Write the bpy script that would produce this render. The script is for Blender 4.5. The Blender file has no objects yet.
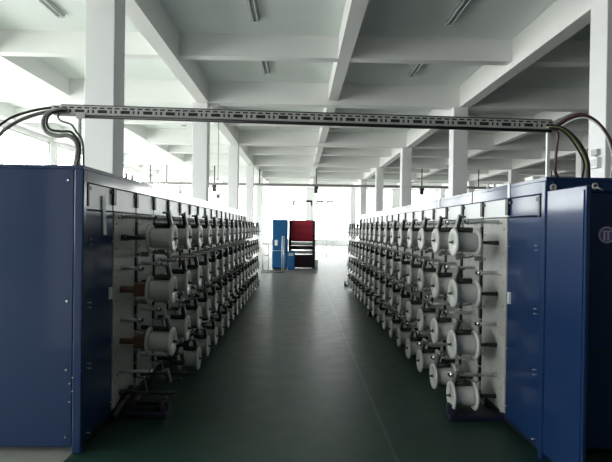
import bpy, bmesh, math, random
from mathutils import Vector, Matrix
random.seed(7)
PI = math.pi
sc = bpy.context.scene
col = sc.collection

# ------------------------------------------------------------------ materials
def mat(name, base, rough=0.5, metal=0.0, spec=0.5, noise=0.0, nscale=6.0, coat=0.0, bump=0.0, bscale=40.0):
    m = bpy.data.materials.new(name); m.use_nodes = True
    nt = m.node_tree; b = nt.nodes['Principled BSDF']
    b.inputs['Roughness'].default_value = rough
    b.inputs['Metallic'].default_value = metal
    b.inputs['Specular IOR Level'].default_value = spec
    b.inputs['Coat Weight'].default_value = coat
    b.inputs['Coat Roughness'].default_value = 0.10
    tc = nt.nodes.new('ShaderNodeTexCoord')
    nz = nt.nodes.new('ShaderNodeTexNoise'); nz.inputs['Scale'].default_value = nscale
    nz.inputs['Detail'].default_value = 4
    nt.links.new(tc.outputs['Object'], nz.inputs['Vector'])
    mx = nt.nodes.new('ShaderNodeMix'); mx.data_type = 'RGBA'
    c = Vector(base)
    mx.inputs[6].default_value = (*(c * (1 - noise)), 1)
    mx.inputs[7].default_value = (*[min(1, v * (1 + noise)) for v in base], 1)
    nt.links.new(nz.outputs['Fac'], mx.inputs[0])
    nt.links.new(mx.outputs[2], b.inputs['Base Color'])
    if bump:
        n2 = nt.nodes.new('ShaderNodeTexNoise'); n2.inputs['Scale'].default_value = bscale
        nt.links.new(tc.outputs['Object'], n2.inputs['Vector'])
        bp = nt.nodes.new('ShaderNodeBump'); bp.inputs['Strength'].default_value = bump
        bp.inputs['Distance'].default_value = 0.01
        nt.links.new(n2.outputs['Fac'], bp.inputs['Height'])
        nt.links.new(bp.outputs['Normal'], b.inputs['Normal'])
    return m

M = {}
M['wall'] = mat('white_wall_paint', (.78, .79, .78), .75, noise=.04, nscale=1.2)
M['wallgrey'] = mat('grey_wall_paint', (.10, .105, .105), .75, noise=.04, nscale=1.2)  # unseen near and right walls, darkened to cut bounce light in the hall
M['beam'] = mat('beam_paint', (.84, .84, .83), .8, noise=.04, nscale=.8)
M['ceil'] = mat('ceiling_bounce_tint', (.82, .87, .84), .8, noise=.05, nscale=.8)  # slab tinted green to stand for light bounced off the floor
M['column'] = mat('column_paint', (.80, .80, .80), .7, noise=.03, nscale=2)
M['navy'] = mat('navy_enamel', (.006, .028, .098), .5, spec=.22, noise=.05, nscale=1.5, coat=.65)
M['navydark'] = mat('dark_navy_steel', (.007, .010, .026), .5, noise=.1)
M['plate'] = mat('light_grey_steel', (.44, .435, .41), .5, noise=.22, nscale=16)
M['header'] = mat('white_enamel', (.62, .63, .64), .38, noise=.04)
M['black'] = mat('black_plastic', (.012, .012, .013), .45, noise=.15)
M['darkmetal'] = mat('dark_oiled_steel', (.055, .053, .052), .42, metal=.5, noise=.2, nscale=20)
M['greymetal'] = mat('grey_cast_metal', (.22, .22, .21), .45, metal=.3, noise=.12, nscale=20)
M['steel'] = mat('polished_steel', (.55, .55, .54), .35, metal=.6, noise=.1, nscale=30)
M['chrome'] = mat('chrome', (.8, .8, .8), .12, metal=1.0)
M['spool'] = mat('white_spool_plastic', (.60, .60, .575), .42, noise=.03, nscale=8)
M['yarn'] = mat('white_yarn', (.55, .54, .515), .8, noise=.06, nscale=60, bump=.25, bscale=160)
M['rubber'] = mat('black_rubber', (.032, .032, .032), .6, noise=.2)
M['brown'] = mat('brown_bakelite', (.16, .075, .045), .5, noise=.15)
M['galv'] = mat('galvanised_steel', (.54, .54, .525), .4, metal=.35, noise=.12, nscale=25)
M['white'] = mat('white_plastic', (.82, .82, .82), .4, noise=.03)
M['greycable'] = mat('grey_cable_sheath', (.27, .27, .255), .5, noise=.1)
M['blackcable'] = mat('black_cable_sheath', (.02, .02, .02), .45, noise=.1)
M['redcable'] = mat('maroon_cable_sheath', (.075, .035, .045), .5, noise=.1)
M['yellow'] = mat('yellow_green_wire', (.38, .38, .10), .5, noise=.1)
M['blue'] = mat('bright_blue_enamel', (.005, .085, .23), .4, noise=.05)
M['red'] = mat('red_fabric', (.42, .012, .035), .6, noise=.12, nscale=10)
M['plum'] = mat('dark_plum_panel', (.045, .012, .03), .45, noise=.1)
M['cream'] = mat('cream_roller', (.70, .68, .64), .45, noise=.05)
M['purple'] = mat('purple_print', (.20, .13, .55), .4, noise=.04)
M['paper'] = mat('white_paper', (.85, .85, .84), .6, noise=.02)
M['tube'] = mat('fluorescent_tube_glass', (.80, .82, .82), .3, noise=.02)
M['fitting'] = mat('grey_light_fitting', (.42, .43, .43), .45, noise=.05)
M['alu'] = mat('aluminium_frame', (.55, .56, .57), .4, metal=.4, noise=.05)

# floor: dark green epoxy with scuffs, wear and a casting joint
def floor_mat():
    m = bpy.data.materials.new('green_epoxy_floor'); m.use_nodes = True
    nt = m.node_tree; b = nt.nodes['Principled BSDF']; L = nt.links
    tc = nt.nodes.new('ShaderNodeTexCoord')
    n1 = nt.nodes.new('ShaderNodeTexNoise'); n1.inputs['Scale'].default_value = .55; n1.inputs['Detail'].default_value = 6
    n2 = nt.nodes.new('ShaderNodeTexNoise'); n2.inputs['Scale'].default_value = 5; n2.inputs['Detail'].default_value = 8
    L.new(tc.outputs['Object'], n1.inputs['Vector']); L.new(tc.outputs['Object'], n2.inputs['Vector'])
    mx = nt.nodes.new('ShaderNodeMix'); mx.data_type = 'RGBA'
    mx.inputs[6].default_value = (.010, .041, .028, 1); mx.inputs[7].default_value = (.023, .053, .040, 1)
    L.new(n1.outputs['Fac'], mx.inputs[0])
    m2 = nt.nodes.new('ShaderNodeMix'); m2.data_type = 'RGBA'; m2.blend_type = 'MULTIPLY'
    m2.inputs[0].default_value = .35
    L.new(mx.outputs[2], m2.inputs[6]); L.new(n2.outputs['Fac'], m2.inputs[7])
    # bare concrete beyond the painted machine area
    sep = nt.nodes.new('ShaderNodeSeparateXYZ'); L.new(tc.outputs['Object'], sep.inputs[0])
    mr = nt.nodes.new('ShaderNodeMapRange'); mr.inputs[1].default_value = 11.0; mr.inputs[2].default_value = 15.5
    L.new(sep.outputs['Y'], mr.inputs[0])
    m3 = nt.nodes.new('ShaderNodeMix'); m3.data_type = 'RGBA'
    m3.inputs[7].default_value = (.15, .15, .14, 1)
    lx = nt.nodes.new('ShaderNodeMath'); lx.operation = 'LESS_THAN'; lx.inputs[1].default_value = -1.47; L.new(sep.outputs['X'], lx.inputs[0])  # mask for the left floor with daylight painted in
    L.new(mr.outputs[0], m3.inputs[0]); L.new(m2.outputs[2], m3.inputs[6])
    # joint line along the aisle
    sub = nt.nodes.new('ShaderNodeMath'); sub.operation = 'SUBTRACT'; sub.inputs[1].default_value = .655
    L.new(sep.outputs['X'], sub.inputs[0])
    ab = nt.nodes.new('ShaderNodeMath'); ab.operation = 'ABSOLUTE'; L.new(sub.outputs[0], ab.inputs[0])
    lt = nt.nodes.new('ShaderNodeMath'); lt.operation = 'LESS_THAN'; lt.inputs[1].default_value = .012; L.new(ab.outputs[0], lt.inputs[0])
    sc_ = nt.nodes.new('ShaderNodeMath'); sc_.operation = 'MULTIPLY'; sc_.inputs[1].default_value = .22; L.new(lt.outputs[0], sc_.inputs[0])
    m4 = nt.nodes.new('ShaderNodeMix'); m4.data_type = 'RGBA'; m4.inputs[7].default_value = (.16, .19, .17, 1)
    m5 = nt.nodes.new('ShaderNodeMix'); m5.data_type = 'RGBA'; m5.inputs[7].default_value = (.27, .275, .25, 1)  # pale bare floor, lightened further to stand for window light
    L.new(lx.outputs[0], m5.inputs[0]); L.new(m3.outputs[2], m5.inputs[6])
    L.new(sc_.outputs[0], m4.inputs[0]); L.new(m5.outputs[2], m4.inputs[6])
    L.new(m4.outputs[2], b.inputs['Base Color'])
    rr = nt.nodes.new('ShaderNodeMapRange'); rr.inputs[3].default_value = .30; rr.inputs[4].default_value = .52
    L.new(n2.outputs['Fac'], rr.inputs[0]); L.new(rr.outputs[0], b.inputs['Roughness'])
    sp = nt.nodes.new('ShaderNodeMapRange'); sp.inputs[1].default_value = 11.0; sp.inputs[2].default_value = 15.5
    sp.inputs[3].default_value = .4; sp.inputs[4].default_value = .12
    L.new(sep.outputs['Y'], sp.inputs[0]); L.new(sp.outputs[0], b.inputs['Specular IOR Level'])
    return m
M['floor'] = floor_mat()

def glass_mat():
    m = bpy.data.materials.new('window_glass'); m.use_nodes = True
    nt = m.node_tree; nt.nodes.remove(nt.nodes['Principled BSDF'])
    o = nt.nodes['Material Output']
    t = nt.nodes.new('ShaderNodeBsdfTransparent'); t.inputs[0].default_value = (.95, .97, .96, 1)
    g = nt.nodes.new('ShaderNodeBsdfGlossy'); g.inputs['Roughness'].default_value = .03
    lw = nt.nodes.new('ShaderNodeLayerWeight')
    pw = nt.nodes.new('ShaderNodeMath'); pw.operation = 'POWER'; pw.inputs[1].default_value = 5
    ma = nt.nodes.new('ShaderNodeMath'); ma.operation = 'MULTIPLY_ADD'; ma.inputs[1].default_value = .7; ma.inputs[2].default_value = .04
    nt.links.new(lw.outputs['Facing'], pw.inputs[0]); nt.links.new(pw.outputs[0], ma.inputs[0])
    mx = nt.nodes.new('ShaderNodeMixShader')
    nt.links.new(ma.outputs[0], mx.inputs[0]); nt.links.new(t.outputs[0], mx.inputs[1]); nt.links.new(g.outputs[0], mx.inputs[2])
    nt.links.new(mx.outputs[0], o.inputs['Surface'])
    return m
M['glass'] = glass_mat()

# ------------------------------------------------------------------ mesh helpers
def new(): return bmesh.new()

def box(bm, x0, x1, y0, y1, z0, z1, bev=0.0):
    r = bmesh.ops.create_cube(bm, size=1.0)
    vs = r['verts']
    sx, sy, sz = abs(x1 - x0), abs(y1 - y0), abs(z1 - z0)
    for v in vs:
        v.co = Vector(((x0 + x1) / 2 + v.co.x * sx, (y0 + y1) / 2 + v.co.y * sy, (z0 + z1) / 2 + v.co.z * sz))
    if bev:
        es = list({e for v in vs for e in v.link_edges})
        bmesh.ops.bevel(bm, geom=es, offset=bev, segments=2, profile=.5, affect='EDGES')
    return bm

def frame_for(d):
    d = d.normalized()
    a = Vector((0, 0, 1)) if abs(d.z) < .9 else Vector((1, 0, 0))
    u = d.cross(a).normalized(); v = d.cross(u).normalized()
    return u, v

def rod(bm, p, q, r0, r1=None, seg=12, caps=True):
    p = Vector(p); q = Vector(q); r1 = r0 if r1 is None else r1
    u, v = frame_for(q - p)
    A = [bm.verts.new(p + (u * math.cos(2 * PI * i / seg) + v * math.sin(2 * PI * i / seg)) * r0) for i in range(seg)]
    B = [bm.verts.new(q + (u * math.cos(2 * PI * i / seg) + v * math.sin(2 * PI * i / seg)) * r1) for i in range(seg)]
    for i in range(seg):
        j = (i + 1) % seg
        f = bm.faces.new((A[i], A[j], B[j], B[i])); f.smooth = True
    if caps:
        bm.faces.new(A[::-1]); bm.faces.new(B)
    return bm

def lathe_x(bm, prof, seg=28, closed=True, flip=1):
    """profile of (x, r) swept round the X axis through the origin"""
    rings = []
    for (x, r) in prof:
        rings.append([bm.verts.new((x * flip, r * math.cos(2 * PI * i / seg), r * math.sin(2 * PI * i / seg))) for i in range(seg)])
    n = len(rings)
    for k in range(n if closed else n - 1):
        A = rings[k]; B = rings[(k + 1) % n]
        for i in range(seg):
            j = (i + 1) % seg
            f = bm.faces.new((A[i], A[j], B[j], B[i])); f.smooth = True
    return bm

def ball(bm, c, r, seg=14):
    res = bmesh.ops.create_uvsphere(bm, u_segments=seg, v_segments=max(6, seg // 2), radius=r)
    for v in res['verts']:
        v.co += Vector(c)
        for f in v.link_faces: f.smooth = True
    return bm

def spline(pts, n=8):
    P = [Vector(p) for p in pts]; P = [P[0] * 2 - P[1]] + P + [P[-1] * 2 - P[-2]]
    out = []
    for k in range(1, len(P) - 2):
        a, b, c, d = P[k - 1], P[k], P[k + 1], P[k + 2]
        for i in range(n):
            t = i / n
            out.append(.5 * ((2 * b) + (c - a) * t + (2 * a - 5 * b + 4 * c - d) * t * t + (-a + 3 * b - 3 * c + d) * t ** 3))
    out.append(P[-2])
    return out

def tube(bm, pts, r, seg=8, n=8, smooth=True):
    P = spline(pts, n) if smooth else [Vector(p) for p in pts]
    u = None; rings = []
    for k, p in enumerate(P):
        d = (P[min(k + 1, len(P) - 1)] - P[max(k - 1, 0)]).normalized()
        if u is None: u, _ = frame_for(d)
        u = (u - d * u.dot(d)).normalized(); v = d.cross(u)
        rings.append([bm.verts.new(p + (u * math.cos(2 * PI * i / seg) + v * math.sin(2 * PI * i / seg)) * r) for i in range(seg)])
    for A, B in zip(rings, rings[1:]):
        for i in range(seg):
            j = (i + 1) % seg
            f = bm.faces.new((A[i], A[j], B[j], B[i])); f.smooth = True
    bm.faces.new(rings[0][::-1]); bm.faces.new(rings[-1])
    return bm

def mesh_of(name, bm, m):
    bmesh.ops.recalc_face_normals(bm, faces=bm.faces[:])
    me = bpy.data.meshes.new(name); bm.to_mesh(me); bm.free()
    me.materials.append(M[m] if isinstance(m, str) else m)
    return me

WL = {}                                       # world position of every object made
def place(name, me, parent=None, at=(0, 0, 0)):
    o = bpy.data.objects.new(name, me); col.objects.link(o)
    at = Vector(at); WL[o.name] = at
    if parent is not None:
        o.parent = parent; o.location = at - WL[parent.name]
    else:
        o.location = at
    return o

def obj(name, bm, m, parent=None, at=None):
    """world-space bmesh -> object with its origin at the mesh centre (or `at`)"""
    if at is None:
        xs = [v.co for v in bm.verts]
        lo = Vector([min(v[i] for v in xs) for i in range(3)]); hi = Vector([max(v[i] for v in xs) for i in range(3)])
        at = Vector(((lo.x + hi.x) / 2, (lo.y + hi.y) / 2, lo.z))
    at = Vector(at)
    for v in bm.verts: v.co -= at
    return place(name, mesh_of(name, bm, m), parent, at)

def tag(o, label=None, cat=None, group=None, kind=None):
    if label: o['label'] = label
    if cat: o['category'] = cat
    if group: o['group'] = group
    if kind: o['kind'] = kind
    return o

def thing(name, label, cat, at=(0, 0, 0), group=None):
    return tag(place(name, None, None, at), label, cat, group)

def struct(name, bm, m, at=None):
    return tag(obj(name, bm, m, None, at), kind='structure')

def bx(*a, **k): return box(new(), *a, **k)

# ------------------------------------------------------------------ building shell
XL, XR, YN, YF = -10.55, 20.3, -14.0, 43.0
ZS, ZB = 5.65, 5.03                            # slab soffit, main beam soffit
CW = .42
XC = [-2.65 - CW / 2, 4.39 + CW / 2, 12.35]     # column lines
YC = [7.21 + 7.0 * k for k in range(-3, 6)]

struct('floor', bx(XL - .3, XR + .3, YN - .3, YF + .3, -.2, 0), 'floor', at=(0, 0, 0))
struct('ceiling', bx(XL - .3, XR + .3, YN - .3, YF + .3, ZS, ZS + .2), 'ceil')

def window(n, axis, pos, a0, a1, z0, z1, nm, nz):
    """aluminium window with glass; axis 'x' = wall plane at x=pos running along y"""
    def P(bm, u0, u1, d0, d1, zz0, zz1):
        if axis == 'x': box(bm, pos + d0, pos + d1, u0, u1, zz0, zz1)
        else: box(bm, u0, u1, pos + d0, pos + d1, zz0, zz1)
    f = new(); w = .06
    P(f, a0, a1, -.05, .05, z0, z0 + w); P(f, a0, a1, -.05, .05, z1 - w, z1)
    P(f, a0, a0 + w, -.05, .05, z0 + w, z1 - w); P(f, a1 - w, a1, -.05, .05, z0 + w, z1 - w)
    for k in range(1, nm):
        u = a0 + (a1 - a0) * k / nm; P(f, u - .025, u + .025, -.04, .04, z0 + w, z1 - w)
    for zz in nz: P(f, a0 + w, a1 - w, -.035, .035, zz - .025, zz + .025)
    root = tag(obj('window_%d' % n, f, 'alu'), kind='structure')
    g = new(); P(g, a0 + w, a1 - w, -.004, .004, z0 + w, z1 - w)
    obj('pane', g, 'glass', root)
    return root

wn = 0
# left wall: piers on the column rows, tall glazing between them
b = new(); box(b, XL - .25, XL, YN, YF, 0, .9); box(b, XL - .25, XL, YN, YF, 4.98, ZS)
for y in YC + [YF - .2]: box(b, XL - .25, XL, y - .3, y + .3, .9, 4.98)
box(b, XL - .25, XL, YN, YC[1] - .3, .9, 4.98)
struct('wall_left', b, 'wall')
ys = [YN + .2] + YC + [YF - .2]
ys = sorted(ys)
for y0, y1 in zip(ys, ys[1:]):
    if y1 - y0 > 1.2 and y0 > -7.5:
        wn += 1; window(wn, 'x', XL - .12, y0 + .3, y1 - .3, .9, 4.98, 4, [3.6])
# far wall: low sill, piers, glazing
px = [XL, -6.7, -2.86, .95, 4.64, 8.5, 12.35, 16.3, XR]
b = new(); box(b, XL, XR, YF, YF + .25, 0, .45); box(b, XL, XR, YF, YF + .25, 4.98, ZS)
for x in px: box(b, x - .3, x + .3, YF, YF + .25, .45, 5.0)
struct('wall_far', b, 'wall')
for x0, x1 in zip(px, px[1:]):
    wn += 1; window(wn, 'y', YF + .12, x0 + .3, x1 - .3, .45, 5.0, 3, [3.4])
# wall behind the camera
struct('wall_near', bx(XL, XR, YN - .25, YN, 0, ZS), 'wallgrey')
struct('wall_right', bx(XR, XR + .25, YN, YF, 0, ZS), 'wallgrey')

# columns
for xi, x in enumerate(XC):
    for y in YC:
        if y < 0 : continue
        o = struct('column', bx(x - CW / 2, x + CW / 2, y - CW / 2, y + CW / 2, 0, ZB, bev=.012), 'column')
# beams: along the hall and across it
for x, w, zb in [(-2.79, .32, ZB), (4.72, .30, ZB), (12.35, .30, ZB), (.93, .27, ZB + .13), (-6.7, .27, ZB + .13), (8.5, .27, ZB + .13), (16.3, .27, ZB + .13), (XL + .2, .4, ZB + .13)]:
    struct('ceiling_beam', bx(x - w / 2, x + w / 2, YN, YF, zb, ZS + .01), 'beam')
for k, y in enumerate(YC + [v + 3.5 for v in YC]):
    w, zb = (.34, ZB + .005) if k < len(YC) else (.26, ZB + .14)
    if y > YF - .3: continue
    struct('ceiling_beam', bx(XL, XR, y - w / 2, y + w / 2, zb, ZS + .01), 'beam')

# ------------------------------------------------------------------ ceiling lights (twin tube battens, off)
def light_meshes():
    h = new(); box(h, -.09, .09, -.60, .60, -.045, 0, bev=.008)
    t = rod(new(), (0, -.57, 0), (0, .57, 0), .016, seg=10)
    e = new(); box(e, -.085, .085, -.012, .012, -.05, 0, bev=.004)
    return mesh_of('housing', h, 'fitting'), mesh_of('tube', t, 'tube'), mesh_of('lamp_holder', e, 'white')
LH, LT, LE = light_meshes()
ORD = ['first', 'second', 'third', 'fourth', 'fifth', 'sixth', 'seventh', 'eighth', 'ninth', 'tenth', 'eleventh', 'twelfth',
       'thirteenth', 'fourteenth', 'fifteenth', 'sixteenth', 'seventeenth']
rows = [('left of the left columns', -4.75, (9.15, 19.5)), ('left of the central beam', -.92, (9.15, 12.5, 19.5, 23.0)), ('right of the central beam', 2.93, (9.15, 12.5, 19.5, 23.0))]
def ceiling_light(x, y, label):
    t = thing('fluorescent_light', label, 'ceiling light', (x, y, ZS), 'fluorescent battens on the ceiling')
    place('housing', LH, t, (x, y, ZS))
    for s in (-1, 1):
        place('tube', LT, t, (x + s * .05, y, ZS - .068))
    for s in (-1, 1):
        place('lamp_holder', LE, t, (x, y + s * .585, ZS - .045))
for nm, x, ysl in rows:
    for k, y in enumerate(ysl):
        ceiling_light(x, y, 'unlit twin-tube ceiling light, %s, %s from the camera' % (nm, ORD[k]))

# ------------------------------------------------------------------ winding machines
PITCH, Y1, NCOL = .52, 3.93, 17
ROWZ = [.165, .578, .990, 1.402]
ROWN = ['bottom', 'third', 'second', 'top']
YEND = 13.0
def yslot(k): return 4.28 + PITCH * k           # dark slot after column k

# meshes of one winding position, drawn for the bank on the right (aisle at -X), origin on the face at the spindle
def unit_meshes(f):
    """f = +1: aisle lies towards -X; f = -1: mirrored"""
    X = lambda v: v * f
    d = {}
    b = new(); rod(b, (X(.05), 0, 0), (X(-.012), 0, 0), .024); rod(b, (X(-.012), 0, 0), (X(-.185), 0, 0), .019, .011)
    rod(b, (X(-.19), 0, 0), (X(-.395), 0, 0), .0145); rod(b, (X(-.39), 0, 0), (X(-.415), 0, 0), .0085, seg=6)
    d['spindle'] = mesh_of('spindle', b, 'darkmetal')
    for nm, L in (('short', .135), ('mid', .235), ('long', .345)):
        b = new(); rod(b, (0, 0, 0), (X(-.012), 0, 0), .022); rod(b, (X(-.012), 0, 0), (X(-L), 0, 0), .0145)
        d['rod_' + nm] = mesh_of('guide_rod', b, 'steel')
        b = ball(new(), (X(-L - .012), 0, 0), .025); d['ball_' + nm] = mesh_of('ball_knob', b, 'chrome')
        b = new(); rod(b, (X(-L - .03), 0, 0), (X(-L - .042), 0, 0), .016, .012); d['cap_' + nm] = mesh_of('ball_cap', b, 'black')
    # press arm: shaft from the face, elbow near the outer flange, slanting plate down to the roller
    b = new(); rod(b, (X(-.31), -.080, .202), (X(-.358), -.080, .202), .009)
    pts = [(-.084, .206), (0, .098)]
    ux, uz = (pts[1][0] - pts[0][0]), (pts[1][1] - pts[0][1]); L = math.hypot(ux, uz); nx, nz = -uz / L * .017, ux / L * .017
    for (x0, x1) in ((-.372, -.356),):
        ring = []
        n = 8
        for k in range(n + 1):
            a = PI * k / n; ring.append((pts[0][0] + math.cos(a) * nx - math.sin(a) * ux / L * .017, pts[0][1] + math.cos(a) * nz - math.sin(a) * uz / L * .017))
        for k in range(n + 1):
            a = PI + PI * k / n; ring.append((pts[1][0] + math.cos(a) * nx - math.sin(a) * ux / L * .017, pts[1][1] + math.cos(a) * nz - math.sin(a) * uz / L * .017))
        A = [b.verts.new((X(x0), p[0], p[1])) for p in ring]; B = [b.verts.new((X(x1), p[0], p[1])) for p in ring]
        b.faces.new(A); b.faces.new(B[::-1])
        for i in range(len(ring)):
            j = (i + 1) % len(ring); b.faces.new((A[i], A[j], B[j], B[i]))
    d['press_arm'] = mesh_of('press_arm', b, 'greymetal')
    b = new(); rod(b, (X(-.345), -.078, .205), (X(-.345), -.004, .108), .0125, seg=8)
    d['arm_link'] = mesh_of('arm_link', b, 'darkmetal')
    b = new(); rod(b, (X(-.372), 0, .1005), (X(-.225), 0, .1005), .006); rod(b, (X(-.352), 0, .1005), (X(-.228), 0, .1005), .0215, seg=16)
    d['press_roller'] = mesh_of('press_roller', b, 'rubber')
    # thin bent tension arm out of the slot
    b = new(); tube(b, [(X(.03), .35, .02), (X(-.05), .345, .0), (X(-.08), .33, -.10), (X(-.14), .30, -.135), (X(-.26), .27, -.14)], .0075, seg=6, n=5)
    rod(b, (X(-.255), .255, -.14), (X(-.255), .285, -.14), .018, seg=10)
    d['tension_arm'] = mesh_of('tension_arm', b, 'greymetal')
    b = new(); box(b, -.02 if f > 0 else -.01, .01 if f > 0 else .02, .25, .45, -.16, -.135); box(b, min(X(-.08), X(0)), max(X(-.08), X(0)), .335, .365, -.17, -.13, bev=.004)
    d['thread_bracket'] = mesh_of('thread_bracket', b, 'greymetal')
    return d

# spool: two rounded flanges, hollow core, yarn wound between them; inner flange at -0.20, outer at -0.385 from the face
def spool_meshes(f):
    def fl(x):
        p = [(x - .010, .0150), (x - .010, .085), (x - .012, .097), (x - .010, .109), (x - .005, .1135), (x + .002, .114), (x + .008, .111), (x + .010, .105), (x + .010, .0150)]
        return mesh_of('flange', lathe_x(new(), p, 32, True, f), 'spool')
    c = mesh_of('core', lathe_x(new(), [(-.366, .0150), (-.366, .05), (-.204, .05), (-.204, .0150)], 20, True, f), 'spool')
    ys_ = []
    for r in (.078, .072, .066):
        p = [(-.3655, .0505), (-.3655, r - .002)] + [(-.3655 + .161 * k / 12, r + .0012 * math.sin(k * 2.1)) for k in range(1, 12)] + [(-.2045, r - .002), (-.2045, .0505)]
        ys_.append(mesh_of('yarn_winding', lathe_x(new(), p, 32, True, f), 'yarn'))
    return fl(-.195), fl(-.376), c, ys_

def bank(side, XF, H, name_label, sname):
    f = side                                    # outward direction is f * +X
    X = lambda v: f * (XF + v)                  # v measured from the aisle face outwards
    def B(bm, v0, v1, y0, y1, z0, z1, bev=0): return box(bm, min(X(v0), X(v1)), max(X(v0), X(v1)), y0, y1, z0, z1, bev)
    YA = 3.22 if side < 0 else 3.175
    D = .92
    root = thing('winding_machine', name_label, 'winding machine', (X(D / 2), 8.0, 0))
    # carcass
    b = new(); B(b, .07, D, YA + .10, YEND, .10, H - .03); obj('body', b, 'navydark', root)
    b = new(); B(b, 0, D, YA, YEND, H - .022, H); obj('roof', b, 'navy', root)
    b = new(); B(b, .0, .05, YA + .055, YEND, H - .105, H - .022, .004)
    obj('top_rail', b, 'navy', root)
    b = new(); B(b, -.004, .058, YA, YA + .055, 0, H - .022, .008); obj('corner_post', b, 'navy', root)
    b = new(); B(b, .02, .07, YA + .055, YEND, .02, .085); B(b, D - .06, D, YA + .055, YEND, .0, .10); obj('plinth', b, 'navydark', root)
    b = new(); B(b, 0, D, YEND, YEND + .04, .06, H); obj('end_panel', b, 'navy', root)
    # aisle-side door with hinge pins and a white catch
    yd = 3.755
    b = new(); B(b, .004, .035, YA + .062, yd, .06, 1.60, .006); door = obj('side_door', b, 'navy', root)
    b = new(); B(b, -.016, .006, yd - .075, yd - .045, .945, 1.035, .004); tag(obj('catch', b, 'white', door), 'white catch')
    for z in (.10, .535, .568, .945, .978, 1.37, 1.403):
        b = rod(new(), (X(.006), YA + .095, z), (X(-.022), YA + .095, z), .0048, seg=8); obj('hinge_pin', b, 'steel', door)
    for z in (.16, .60, 1.38):
        b = rod(new(), (X(.006), yd - .03, z), (X(-.014), yd - .03, z), .0045, seg=8); obj('hinge_pin', b, 'steel', door)
    # header panels with black straps between, then the perforated face plates
    edges = [YA + .062, yd] + [yslot(k) + .0 for k in range(NCOL)]
    for k, (y0, y1) in enumerate(zip(edges, edges[1:])):
        b = new(); B(b, .006, .035, y0 + .010, y1 - .010, 1.606, H - .108, .004)
        p = obj('header_panel', b, 'navy' if (side > 0 and k == 0) else 'header', root)
        if side > 0 and k == 0: tag(p, 'blue header panel')
        b = new(); B(b, .010, .03, y1 - .012, y1 + .012, 1.61, H - .112); B(b, -.006, .018, y1 - .055, y1 + .04, H - .150, H - .128, .003)
        B(b, -.012, .012, y1 - .026, y1 + .026, H - .235, H - .110, .003)
        obj('strap', b, 'black', root)
    b = new(); B(b, -.010, .02, edges[0] - .004, edges[0] + .020, H - .26, H - .115, .003); B(b, -.006, .018, edges[0] - .004, edges[0] + .06, H - .150, H - .128, .003); obj('strap', b, 'black', root)
    pe = [yd] + [yslot(k) for k in range(NCOL)]
    for k, (y0, y1) in enumerate(zip(pe, pe[1:] )):
        a0 = y0 + (.012 if k == 0 else .038); a1 = y1 - .032
        b = new(); B(b, 0, .04, a0, a1, .085, 1.60, .004)
        for z in ROWZ:
            for yy, zz in ((a0 + .05, z + .11), (a1 - .05, z + .06), (a0 + .05, z - .08), (a1 - .09, z - .10), (a0 + .10, z + .16)):
                rod(b, (X(0), yy, zz), (X(-.007), yy, zz), .010, seg=8)
        obj('face_plate', b, 'plate', root)
    b = new(); B(b, 0, .04, pe[-1] + .038, YEND, .085, 1.60, .004); obj('face_plate', b, 'plate', root)
    # slot bars: short dark carriages behind each slot
    for k in range(NCOL):
        b = new(); y = yslot(k)
        for z in ROWZ:
            B(b, -.012, .045, y - .022, y + .022, z - .26, z - .18); B(b, -.012, .05, y - .018, y + .018, z + .02, z + .13)
        B(b, .03, .06, y - .034, y + .036, .085, 1.60)
        obj('slot_rail', b, 'black', root)
    U = unit_meshes(f)
    fl_in, fl_out, core, yarns = spool_meshes(f)
    rng = random.Random(11 + side)
    proto = None
    OFF = .018 if side > 0 else -.035         # how far the spools stand off the face
    for c in range(NCOL):
        y = Y1 + PITCH * c
        for r, z in enumerate(ROWZ):
            at = (f * (XF + OFF), y, z)
            place('spindle', U['spindle'], root, at)
            if side > 0 and c == 0: var = ['long', 'short', 'short', 'mid'][r]
            else: var = rng.choice(['mid', 'mid', 'mid', 'long' if r == 0 else 'short'])
            if r == 0 and side > 0 and c == 0: var = 'long'
            ra = (f * XF, y + .005, z + .168)
            g = place('guide_rod', U['rod_' + var], root, ra)
            place('ball_knob', U['ball_' + var], g, ra); place('ball_cap', U['cap_' + var], g, ra)
            p = place('press_arm', U['press_arm'], root, at)
            place('arm_link', U['arm_link'], p, at); place('press_roller', U['press_roller'], p, at)
            ta = place('tension_arm', U['tension_arm'], root, at); place('thread_bracket', U['thread_bracket'], ta, at)
            if side < 0 and r == 0 and c in (0, 1): continue       # empty spindles
            if side < 0 and c == 0 and r in (1, 2):
                b = new(); B(b, -.222, -.115, y - .05, y + .05, z - .05, z + .05, .006); rod(b, (X(-.115), y, z), (X(0), y, z), .026)
                tag(obj('spindle_sleeve', b, 'brown', root), 'brown sleeve on the spindle')
            place_n = 'nearest the camera' if c == 0 else ('at the far end' if c == NCOL - 1 else '%s from the near end' % ORD[c])
            lab = 'white yarn spool, %s row of the %s machine, %s' % (ROWN[r], sname, place_n)
            if proto is None:
                proto = thing('yarn_spool', lab, 'spool', at, 'white spools on the %s machine' % sname)
                place('flange', fl_in, proto, at); place('flange', fl_out, proto, at)
                place('core', core, proto, at); place('yarn_winding', yarns[0], proto, at)
                kids = list(proto.children)
            else:
                s = proto.copy(); col.objects.link(s); s.location = at; s['label'] = lab
                yi = 0
                for ch in kids:
                    q = ch.copy(); col.objects.link(q); q.parent = s
                    if q.name.startswith('yarn'): q.data = yarns[yi]
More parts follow.
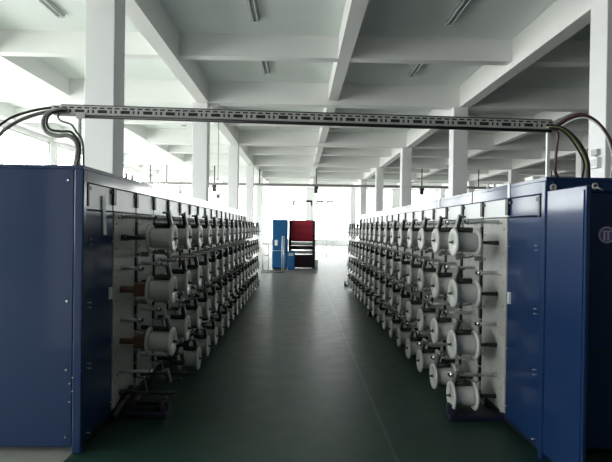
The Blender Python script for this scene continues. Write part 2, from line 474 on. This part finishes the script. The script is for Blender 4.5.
    # feet reaching into the aisle
    for y in (3.90, 8.45, 12.85):
        b = new(); B(b, -.40, .06, y - .09, y + .09, .0, .045, .008)
        B(b, -.39, -.36, y - .08, y + .08, .045, .085, .004); B(b, -.40, -.37, y - .03, y + .03, .045, .11, .004)
        ft = obj('foot', b, 'navydark', root)
        if side > 0: continue
        b = new(); B(b, -.34, -.12, y + .045, y + .06, .045, .085); B(b, -.34, -.12, y - .06, y - .045, .045, .085); B(b, -.34, -.325, y - .06, y + .06, .045, .085)
        obj('channel', b, 'black', ft)
        b = new(); rod(b, (X(-.01), y - .16, .03), (X(-.05), y + .17, .155), .036, seg=6); obj('brace', b, 'black', ft)
    # pegs on the roof edge
    for y in (4.10, 4.24, 5.95):
        b = rod(new(), (X(.03), y, H), (X(.03), y, H + .05), .012, .010, seg=8); obj('peg', b, 'white', root)
    return root, X, B, YA

# left machine with its closed end panel
L, X, B, YA = bank(-1, 1.413, 1.888, 'blue and white spool winding machine along the left of the aisle, closed end panel', 'left')
b = new(); B(b, .062, .92, YA + .006, YA + .03, .04, 1.866, .004); ep = obj('front_panel', b, 'navy', L)
for z in (.11, .55, 1.0, 1.79):
    b = rod(new(), (X(.098), YA + .008, z), (X(.098), YA - .003, z), .007, seg=10); obj('screw', b, 'chrome', ep)
for z in (.34, .41, .46, .50):
    b = rod(new(), (X(.075 if z in (.34, .46) else .06), YA + .035, z), (X(.075 if z in (.34, .46) else .055), YA - .003, z), .0045, seg=8); obj('rivet', b, 'steel', ep)
b = new(); B(b, -.004, .003, 3.56, 3.615, 1.43, 1.71)
for v in b.verts: v.co.y += (v.co.z - 1.43) * -.12
tag(obj('paper_strip', b, 'paper', L), 'white paper strip')

# right machine with its end door swung open towards the camera
R_, X, B, YA = bank(1, 1.607, 1.855, 'blue and white spool winding machine along the right of the aisle, end door open', 'right')
b = new(); B(b, .06, .92, YA + .006, YA + .03, 1.765, 1.833, .003); obj('front_rail', b, 'navy', R_)
b = new(); B(b, .06, .92, YA + .04, YA + .07, .06, 1.765, .003); fp = obj('front_panel', b, 'navy', R_)
b = new(); B(b, .006, .032, YA - .44, YA + .002, .05, 1.765, .007); od = obj('end_door', b, 'navy', R_)
b = new(); B(b, .000, .008, YA - .425, YA - .40, .08, 1.74, .002); obj('door_edge_strip', b, 'navy', od)
# pale joint clips along the rail and a white cap on the roof edge
for y in (3.735, 4.55, 5.6):
    b = new(); B(b, -.006, .012, y - .018, y + .018, 1.752, 1.862, .002); tag(obj('joint_clip', b, 'white', R_), 'white joint clip')
b = new(); B(b, .0, .05, 3.36, 3.48, 1.855, 1.880, .004); tag(obj('edge_cap', b, 'white', R_), 'white cap on the roof edge')
# eye rings and lever on the rail
def ring_z(c, R, r):
    bm = new()
    pts = [(c[0] + R * math.cos(a * PI / 8), c[1], c[2] + R * math.sin(a * PI / 8)) for a in range(16)]
    for p, q in zip(pts, pts[1:] + pts[:1]): rod(bm, p, q, r, seg=6)
    return bm
for xx in (.045, .32):
    b = ring_z((X(xx), YA - .006, 1.788 if xx < .1 else 1.80), .017, .006)
    rod(b, (X(xx), YA + .006, 1.79), (X(xx), YA - .002, 1.79), .010, seg=10)
    er = obj('eye_ring', b, 'steel', R_)
b = rod(new(), (X(.33), YA - .012, 1.79), (X(.37), YA - .012, 1.772), .006, seg=8); obj('lever', b, 'steel', er)
# round purple emblem with white ring and strokes, and the lock below it
ex, ez = X(.428), 1.482
b = rod(new(), (ex, YA + .041, ez), (ex, YA + .036, ez), .058, seg=32); em = obj('emblem', b, 'purple', fp)
b = new()
pts = [(ex + .050 * math.cos(a * PI / 16), YA + .0355, ez + .050 * math.sin(a * PI / 16)) for a in range(32)]
for p, q in zip(pts, pts[1:] + pts[:1]): rod(b, p, q, .004, seg=6)
box(b, ex - .022, ex - .012, YA + .033, YA + .037, ez - .035, ez + .020)
box(b, ex + .004, ex + .014, YA + .033, YA + .037, ez - .035, ez + .028)
box(b, ex - .03, ex + .03, YA + .033, YA + .037, ez + .020, ez + .028)
obj('emblem_mark', b, 'white', em)
b = rod(new(), (X(.375), YA + .041, .71), (X(.375), YA + .025, .71), .014, seg=12); obj('lock', b, 'black', fp)

# ------------------------------------------------------------------ overhead cable tray across the aisle
TX0, TX1, TY = -1.618, 1.690, 3.24
TZ0, TZ1 = 2.222, 2.176                         # underside at its left and right ends
def tz(x): return TZ0 + (TZ1 - TZ0) * (x - TX0) / (TX1 - TX0)
tray = thing('cable_tray', 'slotted galvanised cable tray spanning the aisle between the two machines', 'cable tray', (0, TY, 1.9))
def slotted(y):
    bm = new()
    per = .147
    xs = [0]
    k = 0
    while k * per < TX1 - TX0:
        o = k * per
        for t in (.0, .012, .044, .061, .074, .080, .092, .093, .106, .110, .124, .142): xs.append(o + .004 + t)
        k += 1
    xs = sorted(set(round(v, 4) for v in xs if v < TX1 - TX0)) + [TX1 - TX0]
    zs = [0, .005, .010, .031, .037, .038, .048, .054]
    V = {}
    def vert(i, j):
        if (i, j) not in V:
            x = TX0 + xs[i]; V[i, j] = bm.verts.new((x, y, tz(x) + zs[j]))
        return V[i, j]
    for i in range(len(xs) - 1):
        u = ((xs[i] + xs[i + 1]) / 2 - .004) % per
        for j in range(len(zs) - 1):
            z = (zs[j] + zs[j + 1]) / 2; hole = False
            if .010 < z < .031: hole = u < .061 or .080 < u < .092 or .110 < u < .124
            if .038 < z < .048: hole = .012 < u < .044 or .061 < u < .093 or .110 < u < .142
            if not hole: bm.faces.new((vert(i, j), vert(i + 1, j), vert(i + 1, j + 1), vert(i, j + 1)))
    return bm
o = obj('slotted_side', slotted(TY - .03), 'galv', tray)
md = o.modifiers.new('thick', 'SOLIDIFY'); md.thickness = .003
def sheet(y0, y1, z0, z1, x0=TX0, x1=TX1):
    bm = new()
    c = [(x, y, tz(x) + z) for x in (x0, x1) for y in (y0, y1) for z in (z0, z1)]
    v = [bm.verts.new(p) for p in c]
    for q in ((0, 1, 3, 2), (4, 6, 7, 5), (0, 4, 5, 1), (2, 3, 7, 6), (0, 2, 6, 4), (1, 5, 7, 3)): bm.faces.new([v[i] for i in q])
    return bm
obj('back_side', sheet(TY + .03, TY + .033, 0, .054), 'galv', tray)
obj('base_sheet', sheet(TY - .026, TY + .03, -.003, .0), 'galv', tray)
b = sheet(TY - .0265, TY + .022, .002, .0515, TX0 + .03, TX1 - .02)
obj('dark_filler', b, 'black', tray)  # black filler added behind the slots so they read as dark holes
b = new()
rod(b, (TX0 + .05, TY, tz(TX0) + .060), (TX1 - .02, TY, tz(TX1) + .060), .0085, seg=8)
obj('wiring', b, 'blackcable', tray)
b = new(); rod(b, (-1.44, TY - .016, tz(-1.44) - .0125), (1.66, TY - .016, tz(1.66) - .0125), .0105, seg=10)
obj('conduit', b, 'blackcable', tray)
for x, H, w in ((-1.447, 1.888, .008), (1.648, 1.855, .0105)):
    b = new(); box(b, x - w, x + w, TY - .010, TY + .010, H, tz(x) - .003, bev=.002); obj('post', b, 'white', tray)
    b = new(); box(b, x - .03, x + .03, TY - .02, TY + .02, H, H + .006); obj('post_foot', b, 'galv', tray)
b = new(); box(b, -1.46, -1.40, TY - .034, TY - .03, tz(-1.43) - .03, tz(-1.43) + .012, bev=.002); obj('clamp', b, 'galv', tray)

# ------------------------------------------------------------------ cables
def cable(label, pts, r, m, group=None, name='cable'):
    return tag(obj(name, tube(new(), pts, r), m), label, 'cable', group)
zl = tz(TX0)
# left end (pixel studies turned into metres at the depth of the tray)
cable('thick grey cable sweeping down from the left end of the overhead tray',
      [(-1.56, 3.24, zl + .03), (-1.64, 3.24, zl + .020), (-1.75, 3.23, zl - .012), (-1.86, 3.22, zl - .065), (-1.95, 3.22, zl - .135), (-2.03, 3.25, zl - .22), (-2.05, 3.30, 1.888)], .0125, 'greycable')
cable('thin dark cable beside the thick grey one leaving the tray leftwards',
      [(-1.56, 3.22, zl + .045), (-1.64, 3.22, zl + .037), (-1.75, 3.20, zl + .008), (-1.86, 3.18, zl - .040), (-1.96, 3.18, zl - .115), (-2.06, 3.20, zl - .22), (-2.09, 3.30, 1.888)], .0085, 'blackcable')
S = (.028, 0, .024)
def sh(p, k=1.0): return (p[0] + S[0] * k, p[1], p[2] + S[2] * k)
cable('fat grey cable looping in an S below the left tray end',
      [sh(p) for p in [(-1.55, 3.21, zl + .0), (-1.60, 3.20, zl - .005), (-1.665, 3.19, zl - .035), (-1.69, 3.19, zl - .095), (-1.665, 3.19, zl - .15), (-1.60, 3.19, zl - .172), (-1.53, 3.19, zl - .170), (-1.485, 3.19, zl - .20), (-1.47, 3.20, zl - .25), (-1.485, 3.22, zl - .30)]] + [(-1.475, 3.24, 1.888)], .0145, 'greycable')
cable('slim dark cable tracing the inside of the S loop',
      [sh(p) for p in [(-1.54, 3.19, zl - .01), (-1.60, 3.175, zl - .018), (-1.645, 3.17, zl - .05), (-1.655, 3.17, zl - .10), (-1.63, 3.17, zl - .138), (-1.57, 3.17, zl - .148), (-1.50, 3.17, zl - .152), (-1.462, 3.18, zl - .20), (-1.455, 3.20, zl - .26)]] + [(-1.455, 3.22, 1.888)], .0085, 'blackcable')
cable('short dark cable dropping from the tray to the left post',
      [(-1.56, 3.20, zl + .0), (-1.565, 3.19, zl - .030), (-1.54, 3.185, zl - .055), (-1.48, 3.19, zl - .075), (-1.452, 3.20, zl - .12), (-1.42, 3.22, zl - .18), (-1.42, 3.24, 1.888)], .007, 'greycable')
zr = tz(TX1)
cable('maroon cable arching high over the right tray end',
      [(1.62, 3.24, zr + .02), (1.69, 3.23, zr + .018), (1.76, 3.21, zr + .070), (1.845, 3.19, zr + .090), (1.93, 3.17, zr + .040), (1.995, 3.15, zr - .06), (2.05, 3.15, zr - .19), (2.075, 3.20, 1.855)], .0125, 'redcable')
cable('thin white cable under the maroon arch at right',
      [(1.62, 3.21, zr + .01), (1.70, 3.20, zr + .012), (1.77, 3.17, zr + .050), (1.845, 3.15, zr + .062), (1.915, 3.13, zr + .012), (1.97, 3.12, zr - .08), (2.02, 3.14, zr - .20), (2.045, 3.20, 1.855)], .0045, 'white')
cable('black cable curving down from the tray onto the right machine',
      [(1.64, 3.22, zr + .02), (1.715, 3.20, zr + .008), (1.785, 3.19, zr - .045), (1.85, 3.19, zr - .125), (1.895, 3.20, zr - .215), (1.92, 3.23, 1.855)], .011, 'blackcable')
cable('yellow-green earth wire beside the black cable on the right',
      [(1.63, 3.20, zr + .012), (1.70, 3.18, zr - .002), (1.765, 3.17, zr - .055), (1.825, 3.17, zr - .135), (1.872, 3.18, zr - .225), (1.895, 3.22, 1.855)], .0045, 'yellow')
cable('second black cable hugging the yellow-green wire on the right',
      [(1.62, 3.18, zr + .0), (1.685, 3.165, zr - .012), (1.745, 3.155, zr - .065), (1.803, 3.155, zr - .145), (1.848, 3.165, zr - .23), (1.870, 3.22, 1.855)], .007, 'blackcable')
cable('dark cable hanging straight down the white right post',
      [(1.65, 3.20, zr + .0), (1.685, 3.19, zr - .03), (1.683, 3.195, zr - .12), (1.679, 3.20, zr - .22), (1.69, 3.22, zr - .28), (1.72, 3.24, 1.855)], .0095, 'redcable')

# ------------------------------------------------------------------ socket box on the right column
cx = 4.39
sb = thing('socket_box', 'white electrical socket box with conduit fitting on the right column', 'socket', (cx, 7.17, 2.45))
b = new(); box(b, cx - .07, cx, 7.08, 7.26, 2.44, 2.60, bev=.01); obj('box', b, 'white', sb)
b = new(); box(b, cx - .078, cx - .07, 7.11, 7.23, 2.47, 2.57, bev=.003); obj('cover', b, 'header', sb)
b = new(); box(b, cx - .06, cx, 7.10, 7.25, 2.63, 2.72, bev=.008); rod(b, (cx - .03, 7.17, 2.59), (cx - .03, 7.17, 2.64), .02); obj('conduit_fitting', b, 'fitting', sb)

# ------------------------------------------------------------------ suspended busway far down the hall
RY, RZ = 30.0, 4.12
rail = thing('busway', 'dark suspended busway rail crossing the far end of the hall', 'busway', (2, RY, RZ))
b = new(); box(b, -9.6, 19.5, RY - .06, RY + .06, RZ - .07, RZ + .07, bev=.01); obj('rail', b, 'greymetal', rail)
for x in (-9.1, -8.1, -5.2, -2.45, 1.02, 7.5, 11.0, 15.5):
    b = rod(new(), (x, RY, RZ + .06), (x, RY, ZS if x not in (-2.45,) else ZB + .02), .035, seg=8); obj('hanger', b, 'darkmetal', rail)
for x in (-5.2, 1.02, 7.5):
    b = new(); box(b, x - .12, x + .12, RY - .1, RY + .1, RZ - .5, RZ - .07, bev=.01); obj('tap_box', b, 'darkmetal', rail)
pn = thing('pendant_rod', 'thin pendant rod hanging from the ceiling beside the second left column', 'rod', (-2.38, 14.2, ZS))
b = rod(new(), (-2.36, 14.2, ZS), (-2.36, 14.2, 2.45), .009, seg=8); obj('rod', b, 'greymetal', pn)
b = new(); box(b, -2.41, -2.31, 14.15, 14.25, 2.32, 2.45, bev=.008); obj('end_box', b, 'greymetal', pn)

# ------------------------------------------------------------------ machines at the far end of the aisle
cb = thing('control_cabinet', 'bright blue control cabinet at the far end of the aisle', 'cabinet', (-.62, 17.8, 0))
b = new(); box(b, -.95, -.40, 17.5, 18.1, .06, 1.79, bev=.02); obj('body', b, 'blue', cb)
b = new(); box(b, -.92, -.43, 17.485, 17.5, .10, 1.75, bev=.006); dr = obj('door', b, 'blue', cb)
b = new(); box(b, -.86, -.76, 17.478, 17.486, .86, 1.06); obj('name_plate', b, 'paper', dr)
b = new(); box(b, -.93, -.42, 17.53, 18.08, 0, .06); obj('plinth', b, 'black', cb)
b = new(); box(b, -.395, -.14, 17.45, 18.0, .0, .66, bev=.015); obj('pump_box', b, 'blue', cb)
b = new(); box(b, -.36, -.18, 17.44, 17.45, .50, .60, bev=.004); obj('switch_panel', b, 'fitting', cb)

wm = thing('take_up_machine', 'red covered roll machine with pale rollers beside the blue cabinet', 'machine', (.1, 18.6, 0))
for x in (-.33, .56):
    b = new(); box(b, x - .05, x + .05, 18.2, 19.3, 0, 1.78, bev=.015); obj('side_frame', b, 'black', wm)
b = new()
prof = [(18.22, 1.0), (18.16, 1.1), (18.14, 1.35), (18.18, 1.62), (18.32, 1.76), (18.6, 1.80), (19.1, 1.78), (19.2, 1.6), (19.2, 1.0)]
A = [b.verts.new((-.28, y, z)) for y, z in prof]; Bv = [b.verts.new((.51, y, z)) for y, z in prof]
b.faces.new(A); b.faces.new(Bv[::-1])
for i in range(len(prof)):
    j = (i + 1) % len(prof); fc = b.faces.new((A[i], A[j], Bv[j], Bv[i])); fc.smooth = False
obj('red_cover', b, 'red', wm)
for z, y in ((.91, 18.28), (.60, 18.25)):
    b = new(); rod(b, (-.28, y, z), (.51, y, z), .055, seg=16); obj('roller', b, 'cream', wm)
b = new(); rod(b, (-.28, 18.4, .76), (.51, 18.4, .76), .07, seg=16); obj('dark_roller', b, 'rubber', wm)
b = new(); box(b, -.28, .51, 18.3, 18.36, .02, .50, bev=.008); obj('front_panel', b, 'plum', wm)
b = new(); box(b, .61, .72, 18.1, 18.5, 0, .32, bev=.01); obj('side_box', b, 'cream', wm)

tr = thing('tube_stand', 'silver tube stand in front of the blue cabinet', 'stand', (-.9, 16.6, 0))
for x, z in ((-1.22, 1.12), (-1.02, .95), (-.56, 1.22), (-.50, 1.22)):
    b = rod(new(), (x, 16.6, .03), (x, 16.6, z), .017, seg=8); obj('upright', b, 'alu', tr)
b = new(); rod(b, (-1.22, 16.6, .95), (-1.02, 16.6, .95), .015, seg=8); rod(b, (-1.22, 16.6, .55), (-1.02, 16.6, .55), .015, seg=8)
rod(b, (-1.02, 16.6, .72), (-.56, 16.6, .72), .012, seg=8); rod(b, (-.56, 16.6, 1.2), (-.5, 16.6, 1.2), .012, seg=8); obj('crossbar', b, 'alu', tr)
for y in (16.3, 16.9):
    b = rod(new(), (-1.25, y, .02), (-.47, y, .02), .02, seg=8); obj('base_bar', b, 'greymetal', tr)
b = new()
for x in (-1.22, -.53): rod(b, (x, 16.3, .03), (x, 16.9, .03), .018, seg=8)
obj('base_cross', b, 'greymetal', tr)

# pipe goal frames behind the red machine
for i, (x0, x1, z, lab) in enumerate([(-.3, .62, 2.87, 'widest thin dark pipe frame above the red machine, left'),
                                       (.88, 1.22, 2.86, 'narrow thin dark pipe frame in the middle of the far three'),
                                       (1.42, 1.72, 2.86, 'narrow thin dark pipe frame at right of the far three')]):
    pf = thing('pipe_frame', lab, 'frame', ((x0 + x1) / 2, 25, 0), 'pipe frames at the far end')
    b = new(); rod(b, (x0 - .03, 25, z), (x1 + .03, 25, z), .046, seg=8)
    for x in (x0, x1): rod(b, (x, 25, z - .22), (x, 25, z), .042, seg=8)
    obj('top_bar', b, 'darkmetal', pf)
    for x in (x0, x1):
        b = new(); rod(b, (x, 25, 0), (x, 25, z - .22), .010, seg=8); obj('leg', b, 'alu', pf)
    if i == 0:
        b = new()
        for x in (-.3, .28): rod(b, (x, 25, z), (x, 25, 3.52), .018, seg=8)
        rod(b, (-.3, 25, 3.28), (.28, 25, 3.28), .022, seg=8); obj('upper_bar', b, 'darkmetal', pf)

# ------------------------------------------------------------------ daylight: overcast sky through the windows
w = bpy.data.worlds.new('overcast_sky'); sc.world = w; w.use_nodes = True
bg = w.node_tree.nodes['Background']
bg.inputs[1].default_value = 13.2
wt = w.node_tree
tcw = wt.nodes.new('ShaderNodeTexCoord'); spw = wt.nodes.new('ShaderNodeSeparateXYZ')
mrw = wt.nodes.new('ShaderNodeMapRange'); mrw.inputs[1].default_value = -.06; mrw.inputs[2].default_value = .04
mxw = wt.nodes.new('ShaderNodeMix'); mxw.data_type = 'RGBA'
mxw.inputs[6].default_value = (.56, .555, .54, 1); mxw.inputs[7].default_value = (.985, .99, 1.0, 1)   # bright ground below, overcast sky above
wt.links.new(tcw.outputs['Generated'], spw.inputs[0]); wt.links.new(spw.outputs['Z'], mrw.inputs[0])
wt.links.new(mrw.outputs[0], mxw.inputs[0]); wt.links.new(mxw.outputs[2], bg.inputs[0])
def portal(name, loc, rot, sx, sy):
    l = bpy.data.lights.new(name, 'AREA'); l.shape = 'RECTANGLE'; l.size = sx; l.size_y = sy
    l.cycles.is_portal = True
    o = bpy.data.objects.new(name, l); col.objects.link(o); o.location = loc; o.rotation_euler = rot
zc = 3.0
portal('daylight_left', (XL - .3, (YN + YF) / 2, zc), (0, -PI / 2, 0), 4.3, YF - YN)
portal('daylight_far', ((XL + XR) / 2, YF + .3, 2.7), (-PI / 2, 0, 0), XR - XL, 4.7)

# ------------------------------------------------------------------ camera
cam = bpy.data.cameras.new('camera'); co = bpy.data.objects.new('camera', cam); col.objects.link(co)
cam.sensor_width = 36; cam.lens = 490 / 612 * 36; cam.clip_start = .05; cam.clip_end = 200
co.matrix_world = Matrix.Translation((0, 0, 1.5)) @ Matrix.Rotation(math.radians(-.82), 4, 'Z') @ Matrix.Rotation(math.radians(90 - .35), 4, 'X') @ Matrix.Rotation(math.radians(.8), 4, 'Z')
sc.camera = co

cy = sc.cycles
cy.max_bounces = 10; cy.diffuse_bounces = 7; cy.glossy_bounces = 4; cy.transparent_max_bounces = 16
cy.caustics_reflective = False; cy.caustics_refractive = False
cy.sample_clamp_indirect = 8
cy.use_denoising = True
vs = sc.view_settings
vs.view_transform = 'Standard'; vs.look = 'None'; vs.gamma = 1.0; vs.use_curve_mapping = False
vs.exposure = 0.1
